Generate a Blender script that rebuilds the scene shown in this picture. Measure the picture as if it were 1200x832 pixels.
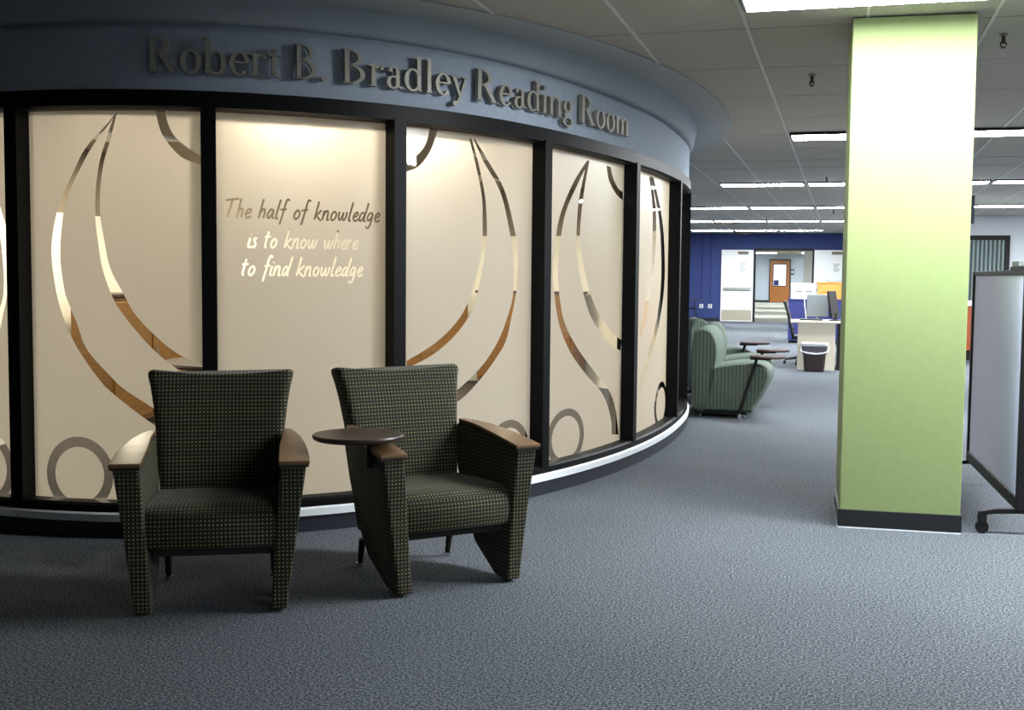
import bpy, bmesh, math, random
from math import pi, sin, cos, radians
from mathutils import Vector, Matrix
from mathutils.geometry import delaunay_2d_cdt
random.seed(7)
for o in list(bpy.data.objects): bpy.data.objects.remove(o)
scene=bpy.context.scene
COL=scene.collection

# ---------------------------------------------------------------- camera
F_PX=1363.4
cam=bpy.data.cameras.new('camera'); cam_o=bpy.data.objects.new('camera',cam); COL.objects.link(cam_o)
cam.sensor_width=36.0; cam.lens=36.0*F_PX/1200.0; cam.clip_end=300
cam_o.rotation_mode='XYZ'
_M=Matrix.Rotation(radians(15.82),4,'Z') @ Matrix.Rotation(radians(90-3.89),4,'X') @ Matrix.Rotation(radians(0.543),4,'Z')
cam_o.matrix_world=Matrix.Translation((0,0,1.40)) @ _M
scene.camera=cam_o

# ---------------------------------------------------------------- world, exposure
w=bpy.data.worlds.new('world'); scene.world=w; w.use_nodes=True
w.node_tree.nodes['Background'].inputs[0].default_value=(0.55,0.62,0.75,1)
w.node_tree.nodes['Background'].inputs[1].default_value=0.02
vs=scene.view_settings
vs.view_transform='Standard'; vs.look='None'; vs.gamma=1.0; vs.exposure=0.0
try: vs.use_curve_mapping=False
except Exception: pass
TUBE=80.0          # brightness of the ceiling troffer lenses
ROOM_LAMP=1.0      # scale of the downlights and added fill lights inside the reading room

# ---------------------------------------------------------------- helpers
def srgb(r,g,b):
    f=lambda c:(c/255)/12.92 if c/255<=0.04045 else (((c/255)+0.055)/1.055)**2.4
    return (f(r),f(g),f(b),1)
def new_mat(name):
    m=bpy.data.materials.new(name); m.use_nodes=True
    nt=m.node_tree; return m,nt,nt.nodes['Principled BSDF']
def mat(name,col,rough=.6,metal=0,noise=0,nscale=40,bump=0,spec=.5,coat=0):
    m,nt,b=new_mat(name)
    b.inputs['Roughness'].default_value=rough; b.inputs['Metallic'].default_value=metal
    b.inputs['Specular IOR Level'].default_value=spec
    if coat: b.inputs['Coat Weight'].default_value=coat
    b.inputs['Base Color'].default_value=col
    if noise or bump:
        tc=nt.nodes.new('ShaderNodeTexCoord'); n=nt.nodes.new('ShaderNodeTexNoise')
        n.inputs['Scale'].default_value=nscale; n.inputs['Detail'].default_value=4
        nt.links.new(tc.outputs['Object'],n.inputs['Vector'])
        if noise:
            r=nt.nodes.new('ShaderNodeValToRGB')
            c=col
            r.color_ramp.elements[0].position=.3; r.color_ramp.elements[1].position=.7
            r.color_ramp.elements[0].color=tuple(x*(1-noise) for x in c[:3])+(1,)
            r.color_ramp.elements[1].color=tuple(min(1,x*(1+noise)) for x in c[:3])+(1,)
            nt.links.new(n.outputs['Fac'],r.inputs['Fac']); nt.links.new(r.outputs['Color'],b.inputs['Base Color'])
        if bump:
            bp=nt.nodes.new('ShaderNodeBump'); bp.inputs['Strength'].default_value=bump; bp.inputs['Distance'].default_value=.01
            nt.links.new(n.outputs['Fac'],bp.inputs['Height']); nt.links.new(bp.outputs['Normal'],b.inputs['Normal'])
    return m
def emit(name,col,strength):
    m=bpy.data.materials.new(name); m.use_nodes=True; nt=m.node_tree
    nt.nodes.remove(nt.nodes['Principled BSDF']); e=nt.nodes.new('ShaderNodeEmission')
    e.inputs[0].default_value=col; e.inputs[1].default_value=strength
    nt.links.new(e.outputs[0],nt.nodes['Material Output'].inputs[0]); return m
def mth(nt,op,a,b=None,c=None):
    n=nt.nodes.new('ShaderNodeMath'); n.operation=op
    for i,x in enumerate((a,b,c)):
        if x is None: continue
        if isinstance(x,(int,float)): n.inputs[i].default_value=x
        else: nt.links.new(x,n.inputs[i])
    return n.outputs[0]
def mixc(nt,fac,a,b):
    n=nt.nodes.new('ShaderNodeMix'); n.data_type='RGBA'
    if isinstance(fac,(int,float)): n.inputs[0].default_value=fac
    else: nt.links.new(fac,n.inputs[0])
    for i,x in ((6,a),(7,b)):
        if isinstance(x,tuple): n.inputs[i].default_value=x
        else: nt.links.new(x,n.inputs[i])
    return n.outputs[2]

class MB:
    def __init__(s): s.v=[]; s.f=[]
    def add(s,vs,fs):
        k=len(s.v); s.v+= [tuple(p) for p in vs]; s.f+=[tuple(i+k for i in f) for f in fs]; return s
    def box(s,x0,x1,y0,y1,z0,z1):
        return s.add([(x,y,z) for z in (z0,z1) for y in (y0,y1) for x in (x0,x1)],
            [(0,2,3,1),(4,5,7,6),(0,1,5,4),(2,6,7,3),(0,4,6,2),(1,3,7,5)])
    def loft(s,loops,cap=True,close=False):
        n=len(loops[0]); vs=[p for l in loops for p in l]; fs=[]
        m=len(loops)
        for i in range(m if close else m-1):
            j=(i+1)%m
            for k in range(n):
                k2=(k+1)%n; fs.append((i*n+k,i*n+k2,j*n+k2,j*n+k))
        if cap and not close: fs.append(tuple(range(n))[::-1]); fs.append(tuple((m-1)*n+k for k in range(n)))
        return s.add(vs,fs)
    def prism(s,poly,fa,fb):     # poly 2d; fa, fb map 2d->3d for the two ends
        return s.loft([[fa(*p) for p in poly],[fb(*p) for p in poly]])
    def tube(s,pts,r,n=8,cap=True):
        pts=[Vector(p) for p in pts]; loops=[]
        for i,p in enumerate(pts):
            t=(pts[min(i+1,len(pts)-1)]-pts[max(i-1,0)]).normalized()
            a=Vector((0,0,1)) if abs(t.z)<.9 else Vector((1,0,0))
            u=t.cross(a).normalized(); w2=t.cross(u)
            rr=r[i] if isinstance(r,(list,tuple)) else r
            loops.append([p+u*(rr*cos(2*pi*k/n))+w2*(rr*sin(2*pi*k/n)) for k in range(n)])
        return s.loft(loops,cap)
    def lathe(s,prof,c=(0,0,0),n=24):
        return s.loft([[(c[0]+r*cos(2*pi*k/n),c[1]+r*sin(2*pi*k/n),c[2]+z) for k in range(n)] for r,z in prof])
    def mesh(s,name):
        me=bpy.data.meshes.new(name); me.from_pydata(s.v,[],s.f); me.update()
        bm=bmesh.new(); bm.from_mesh(me); bmesh.ops.recalc_face_normals(bm,faces=bm.faces); bm.to_mesh(me); bm.free()
        uv=me.uv_layers.new(name='UVMap')
        for p in me.polygons:
            nn=p.normal; a=max(range(3),key=lambda i:abs(nn[i]))
            for li in p.loop_indices:
                c=me.vertices[me.loops[li].vertex_index].co
                uv.data[li].uv=((c.y,c.z),(c.x,c.z),(c.x,c.y))[a]
        return me
    def build(s,name,m,parent=None,smooth=False,bevel=0,seg=2,label=None):
        me=s.mesh(name); me.materials.append(m)
        o=bpy.data.objects.new(name,me); COL.objects.link(o)
        if parent is not None: o.parent=parent
        if smooth:
            for p in me.polygons: p.use_smooth=True
            try: me.set_sharp_from_angle(angle=radians(40))
            except Exception: pass
        if bevel:
            b=o.modifiers.new('bevel','BEVEL'); b.width=bevel; b.segments=seg; b.limit_method='ANGLE'; b.angle_limit=radians(35); b.harden_normals=False
        if label: o['label']=label
        return o
def tag(o,label=None,cat=None,group=None,kind=None):
    if label: o['label']=label
    if cat: o['category']=cat
    if group: o['group']=group
    if kind: o['kind']=kind
    return o
def empty(name,loc=(0,0,0),rz=0,parent=None):
    o=bpy.data.objects.new(name,None); COL.objects.link(o); o.location=loc; o.rotation_euler=(0,0,rz)
    o.empty_display_size=.1
    if parent is not None: o.parent=parent
    return o
def thing(name,label,cat,loc=(0,0,0),rz=0,group=None): return tag(empty(name,loc,rz),label,cat,group)
def share(me,name,parent,loc=(0,0,0),rz=0):
    o=bpy.data.objects.new(name,me); COL.objects.link(o); o.parent=parent; o.location=loc; o.rotation_euler=(0,0,rz); return o
def copy_tree(o,parent=None):
    c=o.copy(); COL.objects.link(c); c.parent=parent
    for ch in list(o.children): copy_tree(ch,c)
    return c
def rrect(hw,hh,r,n=4):       # rounded rectangle loop (2d), ccw
    out=[]
    for cx_,cy_,a0 in ((hw-r,hh-r,0),(-hw+r,hh-r,90),(-hw+r,-hh+r,180),(hw-r,-hh+r,270)):
        for k in range(n+1):
            a=radians(a0+90*k/n); out.append((cx_+r*cos(a),cy_+r*sin(a)))
    return out
def catmull(P,n=6):
    out=[]
    for i in range(len(P)-1):
        p0=P[max(i-1,0)];p1=P[i];p2=P[i+1];p3=P[min(i+2,len(P)-1)]
        for k in range(n):
            t=k/n
            out.append(tuple(.5*((2*p1[j])+(-p0[j]+p2[j])*t+(2*p0[j]-5*p1[j]+4*p2[j]-p3[j])*t*t+(-p0[j]+3*p1[j]-3*p2[j]+p3[j])*t**3) for j in range(len(p1))))
    out.append(tuple(P[-1])); return out

# ---------------------------------------------------------------- materials
def carpet_mat(name,c1,c2,c3):
    m,nt,b=new_mat(name); b.inputs['Roughness'].default_value=.95; b.inputs['Specular IOR Level'].default_value=.15
    tc=nt.nodes.new('ShaderNodeTexCoord')
    n1=nt.nodes.new('ShaderNodeTexNoise'); n1.inputs['Scale'].default_value=105; n1.inputs['Detail'].default_value=3; n1.inputs['Roughness'].default_value=.7
    n2=nt.nodes.new('ShaderNodeTexNoise'); n2.inputs['Scale'].default_value=1.1; n2.inputs['Detail'].default_value=3
    v=nt.nodes.new('ShaderNodeTexVoronoi'); v.inputs['Scale'].default_value=170
    for n in (n1,n2,v): nt.links.new(tc.outputs['Object'],n.inputs['Vector'])
    r=nt.nodes.new('ShaderNodeValToRGB'); e=r.color_ramp.elements
    e[0].position=.40; e[0].color=c1; e[1].position=.60; e[1].color=c3
    k=r.color_ramp.elements.new(.5); k.color=c2
    nt.links.new(n1.outputs['Fac'],r.inputs['Fac'])
    f=mth(nt,'MULTIPLY_ADD',n2.outputs['Fac'],.35,.82)
    hs=nt.nodes.new('ShaderNodeHueSaturation'); nt.links.new(f,hs.inputs['Value']); nt.links.new(r.outputs['Color'],hs.inputs['Color'])
    nt.links.new(hs.outputs['Color'],b.inputs['Base Color'])
    return m
def dot_fabric():
    m,nt,b=new_mat('dotted_fabric'); b.inputs['Roughness'].default_value=.75; b.inputs['Specular IOR Level'].default_value=.3
    b.inputs['Sheen Weight'].default_value=.1
    uv=nt.nodes.new('ShaderNodeUVMap'); sp=nt.nodes.new('ShaderNodeSeparateXYZ'); nt.links.new(uv.outputs[0],sp.inputs[0])
    P=.0165
    def band(o):
        fr=mth(nt,'FRACT',mth(nt,'DIVIDE',o,P)); d=mth(nt,'ABSOLUTE',mth(nt,'SUBTRACT',fr,.5)); return mth(nt,'LESS_THAN',d,.21)
    dots=mth(nt,'MULTIPLY',band(sp.outputs[0]),band(sp.outputs[1]))
    fl=mth(nt,'FRACT',mth(nt,'MULTIPLY',mth(nt,'FLOOR',mth(nt,'DIVIDE',sp.outputs[1],P)),.37))
    no=nt.nodes.new('ShaderNodeTexNoise'); no.inputs['Scale'].default_value=60; nt.links.new(uv.outputs[0],no.inputs['Vector'])
    dc=mixc(nt,fl,srgb(136,126,80),srgb(94,100,74))
    base=mixc(nt,no.outputs['Fac'],srgb(19,19,12),srgb(30,29,18))
    nt.links.new(mixc(nt,dots,base,dc),b.inputs['Base Color'])
    bp=nt.nodes.new('ShaderNodeBump'); bp.inputs['Strength'].default_value=.35; bp.inputs['Distance'].default_value=.002
    nt.links.new(dots,bp.inputs['Height']); nt.links.new(bp.outputs['Normal'],b.inputs['Normal'])
    return m
def stripe_fabric():
    m,nt,b=new_mat('striped_green_fabric'); b.inputs['Roughness'].default_value=.85
    tc=nt.nodes.new('ShaderNodeTexCoord'); sp=nt.nodes.new('ShaderNodeSeparateXYZ'); nt.links.new(tc.outputs['Object'],sp.inputs[0])
    s=mth(nt,'SINE',mth(nt,'MULTIPLY',mth(nt,'ADD',sp.outputs[0],sp.outputs[1]),170.0))
    f=mth(nt,'MULTIPLY_ADD',s,.5,.5)
    nt.links.new(mixc(nt,f,srgb(62,76,68),srgb(92,106,94)),b.inputs['Base Color']); return m
def wood_mat(name,c1,c2,rough=.35,scale=6,axis=(1,12,1)):
    m,nt,b=new_mat(name); b.inputs['Roughness'].default_value=rough
    tc=nt.nodes.new('ShaderNodeTexCoord'); mp=nt.nodes.new('ShaderNodeMapping'); mp.inputs['Scale'].default_value=axis
    n=nt.nodes.new('ShaderNodeTexNoise'); n.inputs['Scale'].default_value=scale; n.inputs['Detail'].default_value=5
    nt.links.new(tc.outputs['Object'],mp.inputs[0]); nt.links.new(mp.outputs[0],n.inputs['Vector'])
    nt.links.new(mixc(nt,n.outputs['Fac'],c1,c2),b.inputs['Base Color']); return m
def frosted_mat():
    m=bpy.data.materials.new('frosted_film'); m.use_nodes=True; nt=m.node_tree
    nt.nodes.remove(nt.nodes['Principled BSDF'])
    tr=nt.nodes.new('ShaderNodeBsdfTranslucent'); tr.inputs[0].default_value=(.61,.585,.53,1)
    di=nt.nodes.new('ShaderNodeBsdfDiffuse'); di.inputs[0].default_value=(.62,.62,.58,1)
    gl=nt.nodes.new('ShaderNodeBsdfGlossy'); gl.inputs['Roughness'].default_value=.28; gl.inputs[0].default_value=(1,1,1,1)
    m1=nt.nodes.new('ShaderNodeMixShader'); m1.inputs[0].default_value=.22
    nt.links.new(tr.outputs[0],m1.inputs[1]); nt.links.new(di.outputs[0],m1.inputs[2])
    m2=nt.nodes.new('ShaderNodeMixShader'); lw=nt.nodes.new('ShaderNodeLayerWeight')
    nt.links.new(mth(nt,'MULTIPLY_ADD',mth(nt,'POWER',lw.outputs['Facing'],5),.45,.035),m2.inputs[0]); nt.links.new(m1.outputs[0],m2.inputs[1]); nt.links.new(gl.outputs[0],m2.inputs[2])
    nt.links.new(m2.outputs[0],nt.nodes['Material Output'].inputs[0]); return m
def clear_mat():
    m=bpy.data.materials.new('clear_glass'); m.use_nodes=True; nt=m.node_tree
    nt.nodes.remove(nt.nodes['Principled BSDF'])
    tr=nt.nodes.new('ShaderNodeBsdfTransparent'); tr.inputs[0].default_value=(.9,.93,.91,1)
    gl=nt.nodes.new('ShaderNodeBsdfGlossy'); gl.inputs['Roughness'].default_value=.02
    m2=nt.nodes.new('ShaderNodeMixShader'); lw=nt.nodes.new('ShaderNodeLayerWeight')
    nt.links.new(mth(nt,'MULTIPLY_ADD',mth(nt,'POWER',lw.outputs['Facing'],5),.8,.06),m2.inputs[0]); nt.links.new(tr.outputs[0],m2.inputs[1]); nt.links.new(gl.outputs[0],m2.inputs[2])
    nt.links.new(m2.outputs[0],nt.nodes['Material Output'].inputs[0]); return m
M=dict(
 carpet=carpet_mat('blue_grey_carpet',srgb(42,46,52),srgb(76,82,90),srgb(122,127,132)),
 hall_carpet=carpet_mat('hall_carpet',srgb(112,116,108),srgb(136,140,130),srgb(150,152,140)),
 tile=mat('ceiling_tile',srgb(180,175,166),.95,noise=.1,nscale=90,bump=.3,spec=.1),
 tbar=mat('ceiling_bar',srgb(205,205,200),.6),
 plenum=mat('ceiling_gap',srgb(40,40,40),.9),
 fascia=mat('fascia_paint',srgb(148,159,174),.8,noise=.05,nscale=30),
 black=mat('black_anodised',srgb(6,7,9),.5,spec=.15),
 kick=mat('kick_panel',srgb(30,34,44),.5),
 strip=mat('brushed_strip',srgb(232,236,240),.4,metal=0),
 frost=frosted_mat(), clear=clear_mat(),
 letter=mat('sign_metal',srgb(146,142,130),.5,metal=.15),
 column=mat('column_green',srgb(130,146,94),.7,noise=.03,nscale=25),
 vinyl=mat('vinyl_base',srgb(24,27,30),.4),
 dots=dot_fabric(), dark=mat('shaded_underside',srgb(20,20,19),.9),  # dark: near-black that carries the shade low behind the armchairs
 oak=wood_mat('arm_wood',srgb(120,92,64),srgb(96,72,50),.32,5,(14,2,2)),
 walnut=wood_mat('dark_walnut',srgb(62,44,38),srgb(42,29,26),.38,5,(3,14,2)),
 edge=mat('dark_edge',srgb(34,24,20),.4),
 chrome=mat('chrome',srgb(220,220,222),.18,metal=1),
 green=stripe_fabric(), blackplastic=mat('black_plastic',srgb(11,11,13),.55,spec=.3),
 wall_in=mat('inner_wall_cream',srgb(232,228,216),.8), wall_up=mat('inner_wall_taupe',srgb(132,120,104),.85),
 ceil_in=mat('inner_ceiling',srgb(150,140,124),.9), honey=wood_mat('honey_wood',srgb(150,108,50),srgb(92,62,32),.4,4,(2,2,10)),
 white=mat('white_paint',srgb(236,237,236),.5), offwhite=mat('off_white_laminate',srgb(206,198,178),.5),
 blue=mat('blue_wall',srgb(40,56,110),.75,noise=.04,nscale=8), navy=mat('navy_panel',srgb(26,34,92),.7),
 paleblue=mat('pale_blue_wall',srgb(196,208,222),.8), greywall=mat('pale_grey_wall',srgb(214,222,228),.8),
 steel=mat('steel',srgb(168,168,166),.35,metal=.8), kickplate=mat('kick_plate',srgb(176,168,150),.4,metal=.3),
 orange=wood_mat('orange_oak',srgb(206,146,70),srgb(176,116,50),.4,3,(2,2,12)),
 doorwood=wood_mat('door_wood',srgb(178,112,44),srgb(150,88,30),.4,3,(8,8,1)),
 cherry=wood_mat('cherry_wood',srgb(168,84,44),srgb(138,62,30),.35,3,(2,2,8)),
 grey=mat('grey_plastic',srgb(104,110,112),.5), skirt=mat('bag_skirt',srgb(88,86,92),.4), tabtop=mat('tablet_laminate',srgb(58,42,40),.65,spec=.2), brownbin=mat('brown_plastic',srgb(50,38,38),.45),
 bag=mat('white_bag',srgb(228,230,234),.5,bump=.6,nscale=25), screen_film=mat('whiteboard_film',srgb(204,209,242),.45,noise=.03,nscale=3),
 shutter=mat('shutter_metal',srgb(112,132,132),.45,metal=.3), signblue=mat('sign_navy',srgb(24,32,58),.5),
 paper=mat('paper',srgb(240,240,238),.8), taupe=mat('taupe_plastic',srgb(120,112,100),.6),
 lens=emit('fluorescent_lens',(.93,.97,1.0,1),TUBE), hall_lens=emit('hall_lens',(.95,.98,1,1),95.0),
 win=emit('lit_door_window',(.86,.93,1,1),1.6),cove=mat('cove_paint',srgb(150,156,164),.9), room_carpet=mat('room_carpet',srgb(58,52,50),.95,noise=.3,nscale=60), drywall=mat('drywall_grey',srgb(168,170,170),.9), can=emit('can_bulb',(1,.78,.5,1),40.0),
)
H=2.83
DECOR={
 'p1o':([(0.501,2.237),(0.422,2.157),(0.309,2.043),(0.237,1.923),(0.161,1.784),(0.114,1.645),(0.095,1.491),(0.119,1.301),(0.168,1.143),(0.25,0.989),(0.375,0.828),(0.453,0.756),(0.637,0.622),(0.727,0.567)],
   [(0.501,2.237),(0.461,2.184),(0.36,2.065),(0.287,1.954),(0.208,1.816),(0.168,1.677),(0.149,1.483),(0.168,1.324),(0.186,1.257),(0.248,1.121),(0.303,0.99),(0.436,0.852),(0.518,0.78),(0.643,0.704),(0.727,0.649)]),
 'p1i':([(0.501,2.237),(0.476,2.201),(0.43,2.082),(0.394,1.976),(0.371,1.838),(0.365,1.686),(0.382,1.538),(0.405,1.408),(0.461,1.264),(0.513,1.184),(0.604,1.076),(0.707,0.973),(0.837,0.877),(0.964,0.836)],
   [(0.501,2.237),(0.491,2.206),(0.455,2.082),(0.417,1.967),(0.396,1.829),(0.394,1.699),(0.417,1.561),(0.449,1.417),(0.526,1.278),(0.582,1.184),(0.684,1.077),(0.807,0.978),(0.964,0.9)]),
 'p1t':([(0.709,2.265),(0.727,2.173),(0.762,2.098),(0.849,2.007),(0.954,1.969)],
   [(0.76,2.266),(0.778,2.182),(0.819,2.108),(0.896,2.048),(0.956,2.014)]),
 'p3i':([(2.648,2.215),(2.7,2.083),(2.762,1.878),(2.77,1.704),(2.765,1.544),(2.692,1.327),(2.586,1.154),(2.402,1.012),(2.175,0.905)],
   [(2.668,2.217),(2.728,2.08),(2.791,1.88),(2.81,1.695),(2.804,1.602),(2.767,1.415),(2.694,1.209),(2.566,1.063),(2.382,0.942),(2.175,0.861)]),
 'p3o':([(2.684,2.218),(2.775,2.089),(2.927,1.924),(3.013,1.719),(3.057,1.551),(3.07,1.3),(3.013,1.146),(2.929,1.005),(2.82,0.888),(2.697,0.795),(2.52,0.692),(2.385,0.64)],
   [(2.697,2.219),(2.82,2.092),(2.967,1.937),(3.065,1.721),(3.112,1.552),(3.106,1.338),(3.054,1.145),(2.997,0.992),(2.908,0.895),(2.789,0.79),(2.612,0.666),(2.452,0.605)]),
 'p3t':([(2.407,2.273),(2.35,2.131),(2.262,2.027),(2.17,1.988)],
   [(2.343,2.267),(2.306,2.152),(2.238,2.079),(2.17,2.045)]),
 'p4o':([(3.971,2.211),(3.771,2.04),(3.591,1.798),(3.53,1.566),(3.513,1.438),(3.55,1.23),(3.62,1.053),(3.777,0.874),(4.016,0.713),(4.306,0.551),(4.463,0.368),(4.489,0.245)],
   [(4.01,2.214),(3.855,2.057),(3.67,1.83),(3.597,1.59),(3.579,1.41),(3.615,1.229),(3.688,1.074),(3.864,0.911),(4.115,0.748),(4.402,0.586),(4.55,0.441),(4.635,0.228)]),
 'p4i':([(3.971,2.211),(3.861,1.943),(3.828,1.706),(3.846,1.522),(3.946,1.283),(4.103,1.091),(4.405,0.927),(4.645,0.853)],
   [(4.01,2.214),(3.925,1.97),(3.879,1.707),(3.91,1.546),(4.038,1.306),(4.206,1.142),(4.472,0.993),(4.681,0.927)]),
 'p4t':([(4.306,2.211),(4.357,2.107),(4.498,2.02),(4.648,1.98)],
   [(4.386,2.206),(4.44,2.126),(4.55,2.061),(4.645,2.043)]),
 'p5i':([(5.362,2.221),(5.509,1.927),(5.477,1.515),(5.27,1.143),(5.147,0.979)],
   [(5.422,2.226),(5.642,1.934),(5.608,1.517),(5.387,1.126),(5.151,0.925)]),
 'p5o':([(5.422,2.226),(5.8,1.844),(5.925,1.392),(5.724,1.04),(5.301,0.708),(5.175,0.575)],
   [(5.517,2.22),(5.961,1.851),(6.107,1.393),(5.882,1.035),(5.419,0.693),(5.206,0.491)]),
}
# ---------------------------------------------------------------- oval reading-room curve (plan view), arc length S, S=0 at its front
OCX,OCY,OA,OB,ON=-4.15,10.10,2.7854,4.8955,2.2
_tab=[]
def _oval(t):
    c,s=cos(t),sin(t)
    return (OCX+OA*math.copysign(abs(c)**(2/ON),c), OCY+OB*math.copysign(abs(s)**(2/ON),s))
_NT=8000
_pp=[_oval(-pi/2-pi+2*pi*i/_NT) for i in range(_NT+1)]
_ss=[0]
for i in range(_NT): _ss.append(_ss[-1]+math.dist(_pp[i],_pp[i+1]))
PERIM=_ss[-1]; _h=_ss[_NT//2]; _ss=[s-_h for s in _ss]
import bisect
def oval(S):
    while S>PERIM/2: S-=PERIM
    while S<-PERIM/2: S+=PERIM
    i=min(max(bisect.bisect(_ss,S)-1,0),_NT-1)
    k=(S-_ss[i])/max(1e-9,_ss[i+1]-_ss[i])
    return (_pp[i][0]+(_pp[i+1][0]-_pp[i][0])*k,_pp[i][1]+(_pp[i+1][1]-_pp[i][1])*k)
def tangent(S):
    a=oval(S-.04); b=oval(S+.04); d=math.dist(a,b); return ((b[0]-a[0])/d,(b[1]-a[1])/d)
def smooth(a,b,x):
    t=min(1,max(0,(x-a)/(b-a))); return t*t*(3-2*t)
def lvl(z,S):
    return z if z<=1.4 else 1.4+(z-1.4)*(1-.03*smooth(2.2,4.8,S))
def wp(S,off,z,flat=False):
    p=oval(S); t=tangent(S); return (p[0]+t[1]*off, p[1]-t[0]*off, z if flat else lvl(z,S))
def sweep(mb,S0,S1,prof,step=.08,flat=False):
    n=max(2,int((S1-S0)/step)+1)
    mb.loft([[wp(S0+(S1-S0)*i/n,o,z,flat) for o,z in prof] for i in range(n+1)]); return mb
def inside_oval(x,y,m=0): return (abs((x-OCX)/(OA+m)))**ON+(abs((y-OCY)/(OB+m)))**ON<1

# ---------------------------------------------------------------- floor and ceiling
fl=MB().add([(-14,-10,0),(12,-10,0),(12,38,0),(-14,38,0)],[(0,1,2,3)]).build('floor',M['carpet']); tag(fl,kind='structure')
fh=MB().add([(-9,38,0),(5,38,0),(5,72,0),(-9,72,0)],[(0,1,2,3)]).build('floor_hallway',M['hall_carpet']); tag(fh,kind='structure')
def far_ceiling_mat():
    m,nt,b=new_mat('ceiling_tile_far'); b.inputs['Roughness'].default_value=.95
    tc=nt.nodes.new('ShaderNodeTexCoord'); sp=nt.nodes.new('ShaderNodeSeparateXYZ'); nt.links.new(tc.outputs['Object'],sp.inputs[0])
    def line(o,per,off,wd):
        fr=mth(nt,'FRACT',mth(nt,'DIVIDE',mth(nt,'SUBTRACT',o,off),per)); return mth(nt,'LESS_THAN',mth(nt,'MULTIPLY',fr,per),wd)
    a=line(sp.outputs[0],.66,-.57-.012+6.6*20,.024); c=line(sp.outputs[1],1.29,6.95,.012)
    k=mixc(nt,a,srgb(176,174,168),srgb(205,205,200)); k=mixc(nt,c,k,srgb(120,120,116))
    nt.links.new(k,b.inputs['Base Color']); return m
ce=MB().box(-14,12,16.0-.34,38.2,H+.0,H+.05).build('ceiling',far_ceiling_mat()); tag(ce,kind='structure')
MB().box(-14,12,-10,16.0-.34,H+.045,H+.09).build('ceiling_deck',M['plenum'],ce)
XG=[-.57+.66*i for i in range(-10,7)]; YG=[6.95+1.29*j for j in range(-4,7)]; YG=[y for y in YG if y<16]
YEND=YG[-1]
ce_mesh=None
tile_me=MB().box(-.32,.32,-.638,.638,0,.018).mesh('ceiling_tile'); tile_me.materials.append(M['tile'])
for i in range(len(XG)-1):
    for j in range(len(YG)-1):
        cx_=(XG[i]+XG[i+1])/2; cy_=(YG[j]+YG[j+1])/2
        if all(inside_oval(cx_+sx*.33,cy_+sy*.64,-.1) for sx in (-1,1) for sy in (-1,1)): continue
        share(tile_me,'ceiling_tile',ce,(cx_,cy_,H+.008))
# areas of the tiled ceiling outside the picture, one sheet
MB().box(-14,XG[0]-.01,YG[0],YEND,H+.008,H+.03).box(XG[-1]+.01,12,YG[0],YEND,H+.008,H+.03).box(-14,12,-10,YG[0]-.01,H+.008,H+.03).build('ceiling_sheet',M['tile'],ce)
if YEND<15.66: MB().box(-14,12,YEND,15.66,H+.004,H+.03).build('ceiling_sheet',M['tile'],ce)
for x in XG:
    MB().box(x-.009,x+.009,YG[0],15.66,H,H+.012).build('grid_bar',M['tbar'],ce)

# ---------------------------------------------------------------- curved wall of the reading room
wc=empty('wall_curved'); tag(wc,kind='structure')
MULL=[-3.25,-2.2,-1.15,-.112,.962,2.027,3.26,4.67,6.285,7.8,9.2]; MW=.076
ZB,ZT,ZH,ZF=.185,2.245,2.34,2.69
S_A,S_B=MULL[0],MULL[-1]+MW
sweep(MB(),S_A,S_B,[(-.14,.13),(-.004,.13),(-.004,ZB-.012),(-.02,ZB),(-.14,ZB)]).build('sill_rail',M['black'],wc)
sweep(MB(),S_A,S_B,[(-.14,ZT),(-.04,ZT),(-.01,ZT+.012),(-.01,ZH),(-.14,ZH)]).build('header_rail',M['black'],wc)
sweep(MB(),S_A,S_B,[(-.16,0),(0,0),(0,.09),(-.16,.09)]).build('kick_base',M['kick'],wc)
sweep(MB(),S_A,S_B,[(-.16,.09),(.014,.09),(.014,.128),(.006,.136),(-.16,.136)]).build('ledge_strip',M['strip'],wc)
sweep(MB(),S_A-.5,S_B+.5,[(-.16,ZH),(-.03,ZH),(-.03,ZF-.035),(-.16,ZF-.035)]).build('fascia',M['fascia'],wc)
sweep(MB(),S_A-.5,S_B+.5,[(-.16,ZF-.035),(-.065,ZF-.035),(-.065,ZF),(-.16,ZF)]).build('fascia_reveal',M['fascia'],wc)
n=220; loops=[]
for i in range(n+1):
    S=S_A-.5+(S_B-S_A+1)*i/n
    a=lvl(ZF,S)
    pr=[(-.16,a),(-.02,a),(-.005,a+.012),(.012,a+.05),(.03,H-.03),(.045,H-.004),(.045,H-.001),(-.16,H-.001)]
    loops.append([wp(S,o,z,True) for o,z in pr])
MB().loft(loops).build('ceiling_cove',M['cove'],wc,smooth=True)
sweep(MB(),S_A-.5,S_B+.5,[(0,H-.0025),(.36,H-.0025),(.36,H+.006),(0,H+.006)],flat=True).build('drywall_ring',M['drywall'],wc)
for k,s in enumerate(MULL):
    mb=MB(); mb.loft([[wp(s,-.14,z),wp(s,-.003,z),wp(s+MW*.5,-.003,z),wp(s+MW,-.003,z),wp(s+MW,-.14,z),wp(s+MW*.5,-.14,z)] for z in (ZB-.02,1.4,ZT+.02)])
    mb.build('mullion',M['black'],wc)
# solid remainder of the oval, behind
sweep(MB(),S_B,PERIM+S_A,[(-.16,0),(-.02,0),(-.02,H),(-.16,H)],flat=True).build('solid_wall',M['fascia'],wc)

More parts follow.
